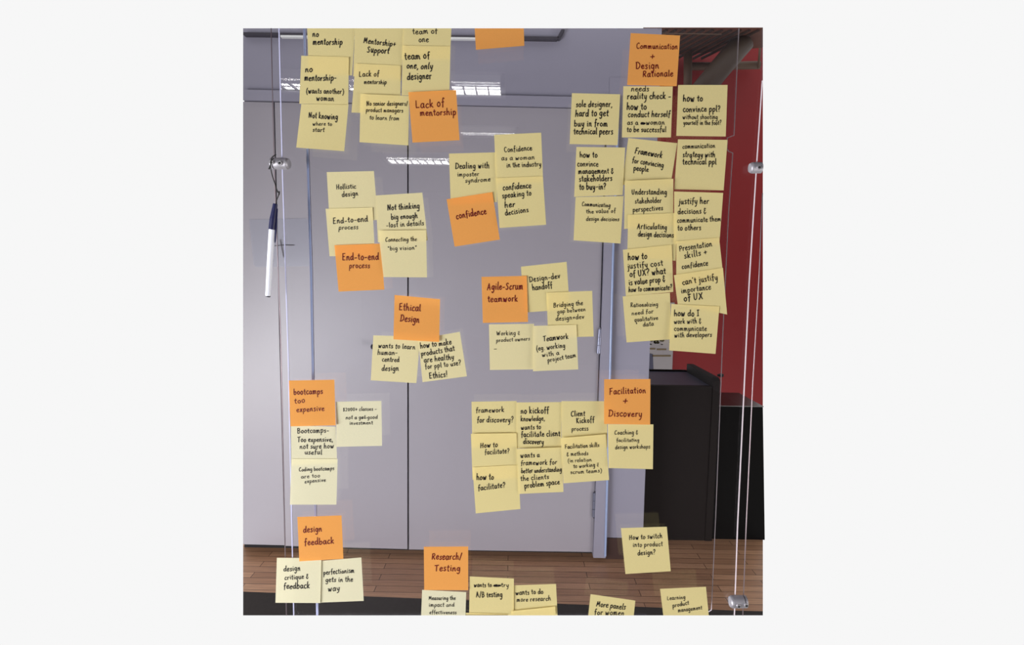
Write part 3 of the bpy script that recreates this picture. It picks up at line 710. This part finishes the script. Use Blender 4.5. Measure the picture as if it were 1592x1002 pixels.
note('N', [(795,862),(1107,830),(1112,893),(797,893)], 'y', [], 'top strip of a blank yellow note under the more research note')
# --- facilitation cluster
note('K', [(196,128),(515,123),(520,450),(202,450)], 'y', [("framework",228,205,423,200,20),("for discovery?",235,275,487,272,22)], 'yellow note reading framework for discovery')
note('K', [(515,133),(835,130),(830,455),(517,459)], 'y', [("no kickoff",545,212,740,208,24),("knowledge,",545,265,712,262,20),("wants to",547,325,685,322,20),("facilitate client",548,378,820,370,22),("discovery",562,425,703,428,22)], 'yellow note reading no kickoff knowledge, wants to facilitate client discovery')
note('K', [(833,124),(1155,124),(1158,450),(835,450)], 'y', [("Client",900,232,995,228,22),("Kickoff",938,280,1063,272,22),("process",905,335,1020,332,18)], 'yellow note reading Client kickoff process')
note('K', [(192,355),(515,350),(524,670),(203,680)], 'y', [("How to",258,455,378,448,22),("facilitate?",290,502,460,492,20)], 'yellow note reading How to facilitate, between the framework note and another')
note('K', [(203,592),(527,575),(542,887),(226,918)], 'y', [("how to",232,682,350,678,24),("facilitate?",243,755,430,735,22)], 'yellow note reading how to facilitate, lowest of its column', .004)
note('K', [(517,462),(835,450),(847,766),(530,780)], 'y', [("wants a",543,523,675,520,20),("framework for",545,578,797,570,20),("better understanding",548,633,832,622,19),("the clients",543,687,740,675,20),("problem space",572,740,818,710,22)], 'yellow note reading wants a framework for better understanding the clients problem space', .003)
note('K', [(828,385),(1147,358),(1170,682),(848,705)], 'y', [("Facilitation skills",858,460,1098,448,17),("& methods",870,513,1020,505,16),("(in relation",878,558,1043,550,15),("to working ~",918,598,1095,585,16),("scrum teams)",897,640,1115,627,16)], 'yellow note reading Facilitation skills and methods', .003)
note('L', [(250,287),(573,288),(569,605),(256,597)], 'y', [("Coaching &",298,360,462,358,17),("facilitating",312,413,470,410,15),("design workshops",303,463,547,458,16)], 'yellow note reading Coaching and facilitating design workshops', .003)
note('L', [(224,-31),(552,-33),(550,290),(224,285)], 'o', [("Facilitation",262,78,515,65,25),("+",357,148,385,148,36),("Discovery",255,230,487,235,26)], 'orange heading note reading Facilitation + Discovery')
# --- lower right singles
note('O', [(343,275),(668,265),(696,580),(375,600)], 'y', [("How to switch",402,357,633,345,20),("into product",428,408,635,402,18),("design?",463,467,583,460,20)], 'yellow note reading How to switch into product design', .004)
note('O', [(128,742),(445,788),(434,893),(112,893)], 'y', [("More panels",168,828,370,852,22),("for women",155,888,362,894,22)], 'tilted yellow note reading More panels for women, cut at the bottom')
note('O', [(620,705),(945,690),(965,893),(643,893)], 'y', [("Learning",670,785,797,775,16),("product",710,838,823,815,17),("management",748,870,915,850,16)], 'yellow note reading Learning product management, cut at the bottom')

quads = [[(ORG[n[0]][0]+x*S, ORG[n[0]][1]+y*S) for x, y in n[1]] for n in queue]
for i, n in enumerate(queue): build_note(*n, quads[i+1:])
